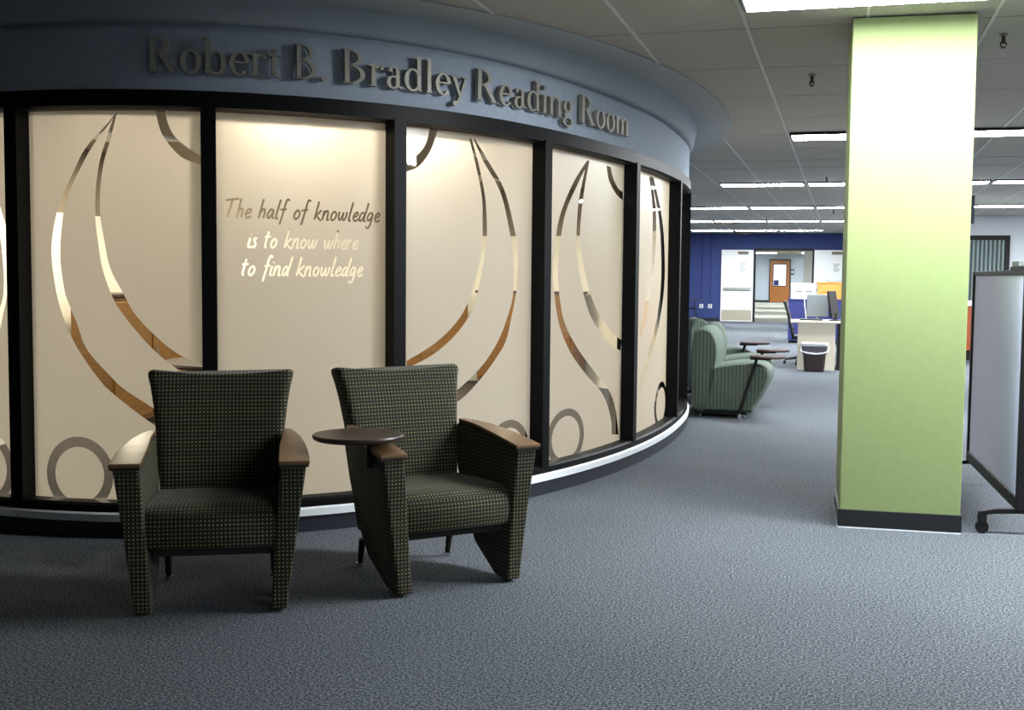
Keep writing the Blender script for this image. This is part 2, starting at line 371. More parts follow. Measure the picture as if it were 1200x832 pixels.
# --- handwriting strokes (unit height)
HAND={
'T':(.62,[[(0,.93),(.25,.97),(.62,1.02)],[(.34,.98),(.26,.5),(.16,.02)]]),
'h':(.40,[[(.14,1.05),(.08,.6),(0,0)],[(.03,.25),(.13,.46),(.24,.5),(.27,.38),(.24,.02)]]),
'e':(.36,[[(.06,.22),(.2,.28),(.29,.4),(.22,.5),(.1,.4),(.04,.2),(.1,.02),(.22,.03),(.32,.12)]]),
'a':(.42,[[(.3,.44),(.18,.5),(.06,.32),(.03,.1),(.1,.01),(.2,.15),(.31,.46)],[(.31,.46),(.27,.1),(.34,.02)]]),
'l':(.24,[[(.18,1.05),(.1,.55),(.03,.12),(.08,.0),(.15,.05)]]),
'f':(.34,[[(.4,1.0),(.3,1.07),(.22,.9),(.13,.3),(.02,-.32)],[(.03,.5),(.3,.54)]]),
'o':(.42,[[(.2,.5),(.07,.36),(.04,.12),(.13,.0),(.27,.14),(.3,.36),(.2,.5)]]),
'k':(.42,[[(.15,1.02),(.08,.55),(0,0)],[(.32,.55),(.18,.36),(.06,.26)],[(.06,.26),(.2,.1),(.36,-.06)]]),
'n':(.42,[[(.06,.5),(.0,.0)],[(.02,.2),(.14,.46),(.25,.5),(.27,.35),(.25,.02),(.32,.02)]]),
'w':(.56,[[(.04,.5),(.03,.15),(.1,.01),(.2,.2),(.27,.46)],[(.27,.46),(.25,.12),(.32,.02),(.42,.2),(.46,.5)]]),
'd':(.44,[[(.3,.42),(.18,.5),(.06,.32),(.03,.1),(.1,.01),(.22,.16),(.3,.4)],[(.46,1.05),(.36,.5),(.28,.05),(.35,.02)]]),
'g':(.44,[[(.32,.44),(.2,.5),(.07,.34),(.05,.14),(.13,.05),(.24,.2),(.33,.46)],[(.33,.46),(.27,.0),(.18,-.32),(.06,-.38),(.0,-.25)]]),
'i':(.2,[[(.08,.5),(.02,.08),(.08,.01)],[(.12,.7),(.135,.74)]]),
's':(.3,[[(.24,.47),(.14,.5),(.1,.4),(.19,.2),(.14,.03),(.02,.03)]]),
't':(.34,[[(.18,.88),(.11,.45),(.06,.06),(.15,.02)],[(.0,.58),(.32,.62)]]),
'r':(.32,[[(.06,.5),(.0,.0)],[(.02,.22),(.12,.44),(.24,.5)]]),
'b':(.4,[[(.14,1.02),(.0,.05),(.1,.0),(.24,.14),(.27,.36),(.18,.46),(.06,.3)]]),
'y':(.42,[[(.04,.5),(.06,.2),(.14,.14),(.3,.46)],[(.32,.5),(.2,-.1),(.05,-.35)]]),
' ':(.34,[]),
}
def hand_line(text,S0,S1,base,hgt,shear=.12):
    tot=0; st=[]
    for ch in text:
        adv,strokes=HAND[ch]
        for q in strokes: st.append([(tot+x+shear*y,y) for x,y in (catmull(q,4) if len(q)>2 else q)])
        tot+=adv
    tot-=.05; k=(S1-S0)/tot
    return [[(S0+x*k,base+y*hgt) for x,y in s] for s in st]
def ribbon(pts,w):
    L=[];R=[]
    for i,p in enumerate(pts):
        a=pts[max(i-1,0)]; b=pts[min(i+1,len(pts)-1)]; d=math.dist(a,b) or 1
        nx,ny=-(b[1]-a[1])/d,(b[0]-a[0])/d
        L.append((p[0]+nx*w/2,p[1]+ny*w/2)); R.append((p[0]-nx*w/2,p[1]-ny*w/2))
    return L+R[::-1]
def inpoly(x,y,P):
    c=False; j=len(P)-1
    for i in range(len(P)):
        xi,yi=P[i]; xj,yj=P[j]
        if (yi>y)!=(yj>y) and x<(xj-xi)*(y-yi)/(yj-yi)+xi: c=not c
        j=i
    return c
def segd(p,a,b):
    dx,dy=b[0]-a[0],b[1]-a[1]; L=dx*dx+dy*dy
    t=0 if L==0 else max(0,min(1,((p[0]-a[0])*dx+(p[1]-a[1])*dy)/L))
    return math.hypot(p[0]-a[0]-t*dx,p[1]-a[1]-t*dy)
GOFF=-.105
def pane(win,S0,S1,bands,strokes=(),pen=.011):
    z0,z1=ZB-.02,ZT+.02
    V=[];E=[]
    def poly(P,closed=True):
        k=len(V); V.extend(Vector(p) for p in P); n=len(P)
        for i in range(n if closed else n-1): E.append((k+i,k+(i+1)%n))
    nn=max(2,int((S1-S0)/.06))
    poly([(S0,z0),(S1,z0),(S1,z1),(S0,z1)])
    for i in range(1,nn): poly([(S0+(S1-S0)*i/nn,z0),(S0+(S1-S0)*i/nn,z1)],False)
    for _,P in bands: poly(P)
    ribs=[(s,ribbon(s,pen)) for s in strokes]
    for s,r in ribs: poly(r)
    vo,eo,fo,_,_,_=delaunay_2d_cdt(V,E,[],0,1e-6)
    groups={}
    sb=[(min(p[0] for p in s)-pen,max(p[0] for p in s)+pen,min(p[1] for p in s)-pen,max(p[1] for p in s)+pen) for s,_ in ribs]
    for f in fo:
        cx_=sum(vo[i].x for i in f)/3; cy_=sum(vo[i].y for i in f)/3
        if not (S0<cx_<S1 and z0<cy_<z1): continue
        g=-1
        for k,(_,P) in enumerate(bands):
            if inpoly(cx_,cy_,P): g=k; break
        if g<0:
            for k,(s,_) in enumerate(ribs):
                b=sb[k]
                if b[0]<cx_<b[1] and b[2]<cy_<b[3] and any(segd((cx_,cy_),s[i],s[i+1])<pen*.52 for i in range(len(s)-1)): g=1000; break
        groups.setdefault(g,[]).append(f)
    for g,fs in groups.items():
        ids=sorted({i for f in fs for i in f}); mp={i:k for k,i in enumerate(ids)}
        mb=MB().add([wp(vo[i].x,GOFF,vo[i].y) for i in ids],[tuple(mp[i] for i in f) for f in fs])
        nm='frosted_glass' if g<0 else ('lettering' if g==1000 else bands[g][0])
        mb.build(nm,M['frost'] if g<0 else M['clear'],win,label={1000:'clear cut-out handwriting: The half of knowledge is to know where to find knowledge'}.get(g))
def band(key,dS=0,mir=None):
    a,b=DECOR[key]; P=catmull(a,5)+catmull(b,5)[::-1]
    if mir is not None: P=[(mir-x,y) for x,y in P]
    return [(x+dS,y) for x,y in P]
def ring(c,z,ro,ri,rx=1.0):
    # one open ring outline as annulus: outer then inner with a hair-thin seam
    n=40; o=[(c+rx*ro*cos(2*pi*k/n-pi/2),z+ro*sin(2*pi*k/n-pi/2)) for k in range(n+1)]
    i=[(c+rx*ri*cos(2*pi*k/n-pi/2),z+ri*sin(2*pi*k/n-pi/2)) for k in range(n,-1,-1)]
    o[-1]=(o[-1][0]-1e-4,o[-1][1]); i[0]=(i[0][0]-1e-4,i[0][1])
    return o+i
TXT=hand_line('The half of knowledge',1.075,1.985,1.695,.098)+hand_line('is to know where',1.205,1.845,1.539,.098)+hand_line('to find knowledge',1.168,1.875,1.39,.098)
CB='clear_band'; CR='clear_ring'
PANES=[
 (0,[(CB,band('p1o',-3.14)),(CB,band('p1i',-3.14))],()),
 (1,[],()),
 (2,[(CB,band('p3o',-3.3)),(CB,band('p3i',-3.3)),(CR,ring(-.385,.314,.205,.15))],()),
 (3,[(CB,band('p1o')),(CB,band('p1i')),(CB,band('p1t')),(CR,ring(.245,.314,.205,.15))],()),
 (4,[],TXT),
 (5,[(CB,band('p3o')),(CB,band('p3i')),(CB,band('p3t')),(CR,ring(3.04,.305,.19,.14,1.1))],()),
 (6,[(CB,band('p4o')),(CB,band('p4i')),(CB,band('p4t')),(CR,ring(3.72,.31,.198,.148,1.32))],()),
 (7,[(CB,band('p5o')),(CB,band('p5i')),(CR,ring(6.03,.31,.2,.15,1.6))],()),
 (8,[(CB,band('p4o',2.9)),(CB,band('p4i',2.9))],()),
 (9,[],()),
]
for k,b,st in PANES:
    wn=empty('window_%d'%(k+1)); tag(wn,kind='structure')
    pane(wn,MULL[k]+MW-.03,MULL[k+1]+.03,b,st)

# ---------------------------------------------------------------- inside the reading room
ZCI=2.52
N_=96
lp=[wp(PERIM*i/N_,-.165,ZCI,True) for i in range(N_)]
MB().add(lp+[(x,y,ZCI+.03) for x,y,z in lp],[tuple(range(N_)),tuple(range(N_,2*N_))]+[(i,(i+1)%N_,N_+(i+1)%N_,N_+i) for i in range(N_)]).build('ceiling_reading_room',M['ceil_in'])
tag(bpy.data.objects['ceiling_reading_room'],kind='structure')
lf=[wp(PERIM*i/N_,-.165,.004,True) for i in range(N_)]
tag(MB().add(lf,[tuple(range(N_))]).build('floor_reading_room',M['room_carpet']),kind='structure')
wi=empty('wall_reading_room'); tag(wi,kind='structure')
sweep(MB(),S_B,PERIM+S_A,[(-.2,0),(-.165,0),(-.165,1.92),(-.2,1.92)],.15,True).build('lower_panel',M['wall_in'],wi)
sweep(MB(),S_B,PERIM+S_A,[(-.2,1.92),(-.165,1.92),(-.165,ZCI),(-.2,ZCI)],.15,True).build('upper_panel',M['wall_up'],wi)
def area(name,loc,size,power,col,shape='DISK',spread=180,parent=None,rot=(0,0,0)):
    l=bpy.data.lights.new(name,'AREA'); l.shape=shape; l.energy=power; l.color=col; l.spread=radians(spread)
    if shape=='DISK': l.size=size
    else: l.size,l.size_y=size
    o=bpy.data.objects.new(name,l); COL.objects.link(o); o.location=loc; o.rotation_euler=rot
    if parent is not None: o.parent=parent
    return o
can_me=MB().lathe([(.05,0),(.085,0),(.085,-.012),(.06,-.012),(.05,-.004)],n=20).mesh('trim_ring'); can_me.materials.append(M['white'])
CANS=[(-1.5,.45,26,0),(-.55,.45,26,0),(.45,.42,30,0),(1.48,.22,115,0),(2.38,.22,100,0),(3.3,.40,34,0),(4.2,.45,44,1),(5.3,.45,48,1),(6.5,.45,48,1)]
for s,off,pw,cool in CANS:
    p=wp(s,GOFF-off,ZCI,True)
    t=thing('downlight','recessed downlight in the ceiling behind the frosted glass','downlight',p,0,'downlights inside the reading room')
    share(can_me,'trim_ring',t)
    area('bulb',(0,0,-.006),.10,pw*.12*ROOM_LAMP,(.97,1,.86) if cool else (1,.85,.64),'DISK',170,t)
for x,y in ((-5.7,8.4),(-5.6,11.2),(-4.2,12.8),(-3.0,10.4)):  # unseen fill lights, added to brighten the room and its back wall
    t=thing('ceiling_fill_light','square fill light added in the ceiling behind the frosted glass','ceiling light',(x,y,ZCI-.001),0,'added fill lights inside the reading room')
    MB().box(-.32,.32,-.32,.32,-.02,0).build('frame',M['white'],t)
    area('tube',(0,0,-.024),(.56,.56),86*ROOM_LAMP,(1,.88,.68),'SQUARE',180,t)  # emitter of the fill light
for S,nm in ((-5.5,'a'),(-7.2,'b'),(-8.95,'c'),(-10.78,'d'),(12.05,'e')):
    p=wp(S,-.60,0,True); t=tangent(S); rz=math.atan2(t[1],t[0])
    c=thing('bookcase','low honey wood cabinet glimpsed through the clear glass bands','cabinet',p,rz,'wood cabinets inside the reading room')
    MB().box(-.68,.68,-.19,.19,.06,1.18).build('body',M['honey'],c,bevel=.006)
    MB().box(-.70,.70,-.21,.21,1.18,1.21).build('top',M['walnut'],c,bevel=.005)
    MB().box(-.66,.66,-.17,.17,0,.06).build('plinth',M['edge'],c)
    for s in (-1,1):
        d=MB().box(.02 if s>0 else -.64,.64 if s>0 else -.02,.19,.21,.1,1.14).build('door',M['honey'],c,bevel=.005)
        MB().tube([(s*.07,.222,.6),(s*.07,.222,.72)],.006).build('handle',M['steel'],d)
t=thing('reading_table','dark wood table glimpsed through the clear glass bands','table',(-4.3,8.1,0),.4)
MB().lathe([(0.001,.70),(.74,.70),(.75,.715),(.74,.73),(.001,.73)],n=40).build('table_top',M['walnut'],t)
MB().lathe([(.3,0),(.3,.03),(.05,.07),(.05,.7)],n=24).build('pedestal',M['blackplastic'],t)
# ---------------------------------------------------------------- walls of the large room
def struct(name,mb,m,**k): return tag(mb.build(name,m,**k),kind='structure')
YW=38.0; OX0,OX1,OZ=-2.73,-.93,2.3
wf=struct('wall_far',MB().box(-14,OX0,YW,YW+.2,0,H).box(OX1,1.62,YW,YW+.2,0,H).box(OX0,OX1,YW,YW+.2,OZ,H),M['blue'])
MB().box(-14,-3.84,YW-.015,YW,0,.1).build('baseboard',M['vinyl'],wf)
MB().box(OX0-.03,OX0+.02,YW-.02,YW+.21,0,OZ+.03).build('door_frame',M['blackplastic'],wf)
MB().box(OX1-.02,OX1+.03,YW-.02,YW+.21,0,OZ+.03).build('door_frame',M['blackplastic'],wf)
MB().box(OX0,OX1,YW-.02,YW+.21,OZ-.02,OZ+.05).build('door_head',M['blackplastic'],wf)
for x in (-4.40,-4.12): MB().box(x-.012,x+.012,YW-.02,YW,.52,H).build('wire_channel',M['navy'],wf)
struct('wall_right_far',MB().box(1.62,12,28,28.2,0,H),M['greywall'])
struct('wall_return',MB().box(1.62,1.82,28.2,38.2,0,H),M['greywall'])
struct('wall_right',MB().box(11.9,12,-10,28,0,H),M['greywall'])
struct('wall_left',MB().box(-14.1,-14,-10,38,0,H),M['greywall'])
struct('wall_back',MB().box(-14,12,-10.1,-10,0,H),M['greywall'])
# hallway beyond the double doors
struct('wall_hall_end',MB().box(-9,5,70,70.2,0,H),M['paleblue'])
struct('wall_hall_left',MB().box(-9.2,-9,38.2,70,0,H),M['paleblue'])
struct('wall_hall_right',MB().box(5,5.2,38.2,70,0,H),M['paleblue'])
struct('ceiling_hallway',MB().box(-9,5,38.2,70,H,H+.05),M['tile'])
struct('baseboard_hall',MB().box(-9,5,69.98,70,0,.12),M['vinyl'])
pl=MB().box(-1.85,-1.37,58,58.5,0,H).build('hall_pillar',M['white']); tag(pl,'white square pillar in the hallway beyond the open double doors','pillar')
for y,i in ((44,0),(52,1),(60,2),(66,3)):
    for x in (-4.2,-1.6):
        t=thing('hallway_light','ceiling light panel in the hallway behind the double doors','ceiling light',(x,y,H-.001),0,'hallway light panels')
        MB().box(-.66,.66,-.34,.34,-.03,0).build('frame',M['white'],t); MB().box(-.62,.62,-.3,.3,-.034,-.03).build('lens',M['hall_lens'],t)
# doors
def push_door(n,x0,x1,hinge,label):
    d=empty('door_%d'%n,(x0,YW-.06,0)); tag(d,label,kind='structure')
    w_=x1-x0
    MB().box(0,w_,0,.05,.01,OZ).build('leaf',M['white'],d)
    MB().box(.03,w_-.03,-.006,0,.04,.38).build('kick_plate',M['kickplate'],d)
    MB().box(.08,w_-.06,-.07,-.02,1.02,1.1).build('push_bar',M['steel'],d)
    for x in (.08,w_-.14): MB().box(x,x+.08,-.03,0,1.02,1.1).build('bar_mount',M['steel'],d)
    cx_=w_*.68; MB().box(cx_-.16,cx_+.16,-.07,0,2.16,2.25).build('closer',M['taupe'],d)
    MB().box(cx_-.13,cx_+.13,-.004,0,1.58,1.92).build('notice',M['paper'],d)
    for k in range(5): MB().box(cx_-.1,cx_+.1-.04*(k%3),-.006,-.004,1.85-.055*k,1.87-.055*k).build('notice_line',M['grey'],d)
    return d
push_door(1,-3.78,OX0-.04,0,'white push-bar door leaf swung open against the blue wall, left of opening')
push_door(2,OX1+.04,.12,1,'white door leaf swung open, right of the opening beside the green column')
d=empty('door_3',(-4.12,69.9,0)); tag(d,'wooden hallway door with tall glass pane at hall end',kind='structure')
W3=1.1
MB().box(-.06,0,-.02,.08,0,2.5).box(W3,W3+.06,-.02,.08,0,2.5).box(-.06,W3+.06,-.02,.08,2.44,2.52).build('frame',M['edge'],d)
MB().box(0,W3,0,.05,.01,2.44).build('leaf',M['doorwood'],d)
MB().box(.2,W3-.2,-.012,0,.98,2.2).build('glass_pane',M['win'],d)
MB().box(.16,.2,-.02,0,.94,2.24).box(W3-.2,W3-.16,-.02,0,.94,2.24).box(.16,W3-.16,-.02,0,.94,.98).box(.16,W3-.16,-.02,0,2.2,2.24).build('pane_frame',M['edge'],d)
MB().box(.22,.5,-.016,-.012,.99,1.3).build('blue_item_behind_glass',M['blue'],d)
MB().tube([(.08,-.05,1.05),(.08,-.05,1.2)],.015).build('handle',M['steel'],d)
pq=MB().box(-2.98,-2.76,69.95,69.98,1.6,1.95).build('door_plaque',M['grey'],bevel=.01); tag(pq,'small grey plaque on hallway wall beside wooden door','plaque')
MB().box(-2.94,-2.80,69.944,69.95,1.72,1.84).build('print_panel',M['white'],pq)
# outlets on the blue wall
for x,l in ((-4.40,'white outlet box low on blue wall, nearer the glass wall'),(-4.12,'white outlet box low on blue wall, nearer the white door')):
    o=thing('wall_outlet',l,'outlet',(x,YW,.42)); MB().box(-.06,.06,-.04,0,0,.13).build('box',M['white'],o,bevel=.006)
    MB().box(-.03,.03,-.046,-.04,.02,.055).build('socket',M['grey'],o); MB().box(-.03,.03,-.046,-.04,.075,.11).build('socket',M['grey'],o)

# ---------------------------------------------------------------- ceiling lights: troffers in rows
def trof_mesh():
    a=MB().box(-.62,.62,-.215,.215,-.022,0).mesh('frame'); a.materials.append(M['blackplastic'])
    b=MB().box(-.60,.60,-.195,.195,-.028,-.022).mesh('lens'); b.materials.append(M['lens']); return a,b
fa,le=trof_mesh()
ROWS=[(.3,2,4),(6.15,0,5),(12.1,0,6),(18.1,-1,7),(24.0,-3,7),(29.6,-3,8),(35.2,-3,0)]
names=['above the camera','nearest the green column','second row','third row','fourth row','fifth row','row next to the blue wall']
ords=['first','second','third','fourth','fifth','sixth','seventh','eighth','ninth','tenth','eleventh','twelfth']
rown=['row behind the camera','front row, just before the green column','second row of lights','third row of lights','fourth row of lights','fifth row of lights','row closest to the blue wall']
for r,(y,k0,k1) in enumerate(ROWS):
    for k in range(k0,k1):
        x=-.57+1.29*k+.645
        pass
        t=thing('ceiling_light','%s fluorescent ceiling light from the left, %s'%(ords[k-k0],rown[r]),'ceiling light',(x,y,H-.001),0,'fluorescent ceiling lights')
        share(fa,'frame',t); share(le,'lens',t)
# sprinkler heads and round diffusers
for (x,y),l in (((-.25,8.56),'small ceiling sprinkler beside the top of green column'),((-.26,17.1),'tiny ceiling sprinkler next to third row of lights'),((-.23,25.3),'tiny ceiling sprinkler beyond fourth row of lights'),((.86,7.4),'small sprinkler on ceiling right of the green column')):
    t=thing('sprinkler_head',l,'sprinkler',(x,y,H))
    MB().lathe([(.001,0),(.024,0),(.024,-.006),(.014,-.01),(.012,-.01)],n=18).build('escutcheon',M['taupe'],t)
    MB().tube([(0,0,-.01),(0,0,-.055)],.012).build('stem',M['edge'],t)
    MB().tube([(-.012,0,-.045),(-.016,0,-.06),(0,0,-.075),(.016,0,-.06),(.012,0,-.045)],.005).build('yoke',M['edge'],t)
    MB().lathe([(.001,-.075),(.016,-.075),(.016,-.08),(.001,-.08)],n=14).build('deflector',M['edge'],t)
for (x,y),l in (((-2.94,30.4),'dark round air diffuser on ceiling by fifth row of lights'),((-3.0,36.6),'dark round air diffuser on ceiling next to the blue wall')):
    t=thing('air_diffuser',l,'vent',(x,y,H))
    for i,(a,b) in enumerate(((.30,.24),(.21,.16),(.13,.07))):
        MB().lathe([(b,-.02-.015*i),(a,-.045-.015*i),(a,-.05-.015*i),(b,-.03-.015*i)],n=24).build('cone',M['taupe'],t)
    MB().lathe([(.001,-.001),(.33,-.001),(.33,-.02),(.001,-.02)],n=24).build('pan',M['edge'],t)

# ---------------------------------------------------------------- green column
cl=empty('column',(.325,7.10,0),radians(2)); tag(cl,'square green column standing in the middle of the room','column',kind='structure')
MB().box(-.322,.322,-.325,.325,0,H).build('shaft',M['column'],cl,bevel=.006)
MB().box(-.330,.330,-.333,.333,.006,.104).build('column_base',M['vinyl'],cl,bevel=.003)
MB().box(-.331,.331,-.335,.335,.0,.006).build('base_edge',M['strip'],cl)

# ---------------------------------------------------------------- raised sign letters
def g_arc(cx_,cy_,rx,ry,wx,wy,a0,a1,n=20):
    o=[];i=[]
    for k in range(n+1):
        a=radians(a0+(a1-a0)*k/n); o.append((cx_+rx*cos(a),cy_+ry*sin(a))); i.append((cx_+(rx-wx)*cos(a),cy_+(ry-wy)*sin(a)))
    return [[o[k],o[k+1],i[k+1],i[k]] for k in range(n)]
def g_rect(x0,x1,y0,y1): return [[(x0,y0),(x1,y0),(x1,y1),(x0,y1)]]
def g_stem(x,y0,y1,bot=(1,1),top=(1,1),w_=.13,s=.06,t=.04):
    q=g_rect(x,x+w_,y0,y1)
    if bot: q+=[[(x-s*bot[0],y0),(x+w_+s*bot[1],y0),(x+w_+s*.3*bot[1],y0+t),(x-s*.3*bot[0],y0+t)]]
    if top: q+=[[(x-s*.3*top[0],y1-t),(x+w_+s*.3*top[1],y1-t),(x+w_+s*top[1],y1),(x-s*top[0],y1)]]
    return q
XH=.64
def flag(x,y): return [[(x,y),(x-.09,y-.04),(x-.09,y-.065),(x,y-.07)]]
GL={
'R':(.84,g_stem(.08,0,1,(1,1),(1,0))+g_arc(.2,.74,.38,.26,.13,.05,-90,90)+g_rect(.2,.3,.95,1)+g_rect(.2,.3,.48,.53)+[[(.3,.5),(.43,.52),(.76,.02),(.6,.02)]]+g_rect(.56,.82,0,.035)),
'B':(.76,g_stem(.08,0,1,(1,0),(1,0))+g_arc(.22,.765,.36,.235,.13,.05,-90,90)+g_arc(.22,.28,.44,.28,.14,.05,-90,90)+g_rect(.15,.3,.95,1)+g_rect(.15,.3,0,.05)+g_rect(.15,.3,.515,.56)),
'o':(.64,g_arc(.31,XH/2,.28,XH/2+.02,.13,.05,0,360,28)),
'b':(.66,g_stem(.06,0,1.03,None,None,.12)+flag(.07,1.03)+g_arc(.33,XH/2,.28,XH/2+.02,.13,.05,-150,150,24)),
'e':(.58,g_arc(.3,XH/2,.27,XH/2+.02,.13,.05,10,320,26)+g_rect(.12,.53,.34,.385)),
'r':(.48,g_stem(.08,0,XH+.01,(1,1),None,.12)+flag(.09,XH+.01)+g_arc(.34,XH-.14,.16,.15,.09,.06,60,165,8)+[[(.33,.5),(.44,.5),(.45,.62),(.36,.64)]]),
't':(.44,g_rect(.12,.24,.06,.78)+[[(.12,.78),(.24,.82),(.24,.7),(.12,.7)]]+g_rect(.02,.40,XH-.05,XH)+g_arc(.27,.14,.15,.15,.11,.06,180,310,10)),
'.':(.30,g_arc(.14,.07,.085,.085,.085,.085,0,360,14)),
'a':(.56,g_rect(.33,.45,.06,.46)+g_arc(.27,.44,.18,.21,.11,.05,0,165,12)+g_arc(.25,.18,.2,.2,.12,.05,60,320,16)+[[(.38,.08),(.45,.0),(.55,.03),(.54,.07)]]),
'd':(.68,g_stem(.44,0,1.03,(0,1),None,.12)+flag(.45,1.03)+g_arc(.31,XH/2,.28,XH/2+.02,.13,.05,30,330,24)),
'l':(.34,g_stem(.10,0,1.03,(1,1),None,.12)+flag(.11,1.03)),
'y':(.62,[[(.03,XH),(.17,XH),(.37,.0),(.28,.0)],[(.3,.06),(.36,.02),(.56,XH),(.5,XH)],[(.28,.02),(.36,.02),(.24,-.24),(.17,-.22)]]+g_rect(-.02,.24,XH-.035,XH)+g_rect(.4,.63,XH-.035,XH)+g_arc(.15,-.21,.09,.08,.09,.08,0,360,12)),
'i':(.34,g_stem(.10,0,XH+.01,(1,1),None,.12)+flag(.11,XH+.01)+g_arc(.16,.87,.075,.075,.075,.075,0,360,14)),
'n':(.72,g_stem(.08,0,XH+.01,(1,1),None,.12)+flag(.09,XH+.01)+g_arc(.36,.40,.24,.26,.12,.06,0,150,14)+g_stem(.48,0,.42,(1,1),None,.12)),
'm':(1.08,g_stem(.08,0,XH+.01,(1,1),None,.12)+flag(.09,XH+.01)+g_arc(.34,.40,.22,.26,.12,.06,0,150,14)+g_stem(.44,0,.42,(1,1),None,.12)+g_arc(.70,.40,.22,.26,.12,.06,0,150,14)+g_stem(.80,0,.42,(1,1),None,.12)),
'g':(.62,g_arc(.27,.43,.22,.22,.11,.05,0,360,22)+g_arc(.28,-.10,.27,.17,.1,.05,0,360,22)+[[(.14,.24),(.22,.24),(.16,.06),(.08,.1)]]+g_rect(.42,.6,.56,.62)),
}
sg=thing('wall_sign','raised grey metal letters reading Robert B. Bradley Reading Room on blue fascia','sign',wp(2.5,-.02,2.44))
inv=Matrix.Translation(-Vector(sg.location))
CAP=.183
for word,s0,s1 in (('Robert',.70,1.375),('B.',1.44,1.62),('Bradley',1.70,2.515),('Reading',2.585,3.55),('Room',3.645,4.43)):
    tot=sum(GL[c][0] for c in word)-.06; k=(s1-s0)/tot; x=0
    for c in word:
        adv,qs=GL[c]; sc=s0+(x+adv/2)*k
        p=oval(sc); t=tangent(sc); nrm=(t[1],-t[0]); zb=lvl(2.425,sc)
        mb=MB()
        for q in qs:
            def mp(off): return lambda u,v: (p[0]+t[0]*(u-adv/2)*k+nrm[0]*off-sg.location.x, p[1]+t[1]*(u-adv/2)*k+nrm[1]*off-sg.location.y, zb+v*CAP-sg.location.z)
            mb.prism(q,mp(-.012),mp(.016))
        mb.build('letter',M['letter'],sg,label='raised letter %s'%c if c!='.' else 'raised full stop')
        x+=adv
# ---------------------------------------------------------------- dotted lounge armchairs (local: x right, y back, z up; faces -y)
def subdiv(L,n=8):
    out=[]
    for i,a in enumerate(L):
        b=L[(i+1)%len(L)]; out.append(a)
        if math.dist(a,b)>.2: out+=[(a[0]+(b[0]-a[0])*k/n,a[1]+(b[1]-a[1])*k/n) for k in range(1,n)]
    return out
def armchair(name,label,loc,rz):
    c=thing(name,label,'armchair',loc,rz,'dotted armchairs before the glass wall')
    # seat: rounded cushion block
    sec=[]
    prof=[(.30,.265),(.06,.262),(.022,.275),(.012,.31),(.014,.37),(.028,.412),(.07,.436),(.16,.442),(.35,.436),(.58,.428),(.58,.285)]
    loops=[]
    for u,k in ((-.262,.97),(-.25,1.0),(0,1.012),(.25,1.0),(.262,.97)):
        loops.append([(u,.30+(v-.30)*k,.35+(z-.35)*k) for v,z in prof])
    MB().loft(loops).build('seat',M['dots'],c,smooth=True)
    # backrest: lofted slab with flared top
    loops=[]
    rows=[(.30,.515,.256),(.42,.53,.266),(.55,.548,.276),(.68,.575,.286),(.80,.605,.300),(.88,.628,.314),(.922,.641,.325),(.940,.648,.327),(.950,.652,.321),(.955,.655,.308)]
    for z,v,hw in rows:
        th=.065 if z<.93 else (.06 if z<.945 else (.05 if z<.953 else .034))
        lp=[]
        for u_,v_ in subdiv(rrect(hw,th,min(.035,th*.8),4)):
            dip=-.02*(1-(u_/hw)**2) if z>.85 else 0
            lp.append((u_, v+th+v_+ .012*(1-(u_/hw)**2)*(1 if v_<0 else 0), z+dip))
        loops.append(lp)
    MB().loft(loops).build('backrest',M['dots'],c,smooth=True)
    # lower rear shell under the back; its dark colour stands in for shade
    MB().loft([[(-.25,.50,.18),(.25,.50,.18),(.25,.60,.18),(-.25,.60,.18)],[(-.252,.50,.32),(.252,.50,.32),(.252,.66,.34),(-.252,.66,.34)]]).build('rear_panel',M['dark'],c,bevel=.01)
    for s in (-1,1):
        # wedge shaped side panel: narrow foot in front, wide under the arm
        def uu(z,v=0): k=z/.626; return s*(.236+.044*k), s*(.304+.082*k-.078*k*smooth(.1,.6,v))
        out=[(.0,.012),(.004,.15),(.004,.35),(-.002,.5),(-.006,.612),(.12,.632),(.30,.655),(.46,.668),(.60,.668),(.625,.60),(.56,.44),(.44,.24),(.33,.12),(.13,.016),(.10,.012)]
        MB().loft([[(uu(z)[0],v,z) for v,z in out],[(uu(z,v)[1],v,z) for v,z in out]]).build('side_panel',M['dots'],c,bevel=.012,seg=3)
        cap=[]
        for v,z,ui,uo in ((-.014,.617,.272,.398),(.05,.627,.27,.396),(.15,.642,.27,.390),(.26,.656,.27,.378),(.38,.668,.278,.36),(.48,.674,.279,.338),(.575,.676,.28,.315)):
            cap.append([(s*ui,v,z),(s*uo,v,z),(s*uo,v,z+.016),(s*ui,v,z+.016)])
        a=MB().loft(cap).build('arm_cap',M['oak'],c,bevel=.004,label='wooden arm cap')
        ed=[]
        for v,z,ui,uo in ((-.012,.607,.274,.394),(.15,.633,.272,.386),(.30,.651,.28,.37),(.575,.667,.282,.312)):
            ed.append([(s*ui,v,z),(s*uo,v,z),(s*uo,v,z+.011),(s*ui,v,z+.011)])
        MB().loft(ed).build('cap_edge',M['edge'],a)
        MB().tube([(s*.27,.05,.0),(s*.27,.05,.02)],.014,10).build('glide',M['blackplastic'],c)
        MB().tube([(s*.235,.57,.14),(s*.235,.60,.012)],[.017,.013],10).build('rear_leg',M['dark'],c)
        MB().tube([(s*.235,.605,.0),(s*.235,.602,.02)],.017,10).build('glide',M['chrome'],c)
    MB().box(-.235,.235,.06,.52,.235,.275).build('underside',M['dark'],c)
    return c
armchair('armchair','green-black dotted armchair facing front, pale wood arms and no tablet',(-2.453,4.177,0),radians(26))
c2=armchair('armchair','green-black dotted armchair turned to the right, round tablet over one arm',(-1.60,4.855,0),radians(46))
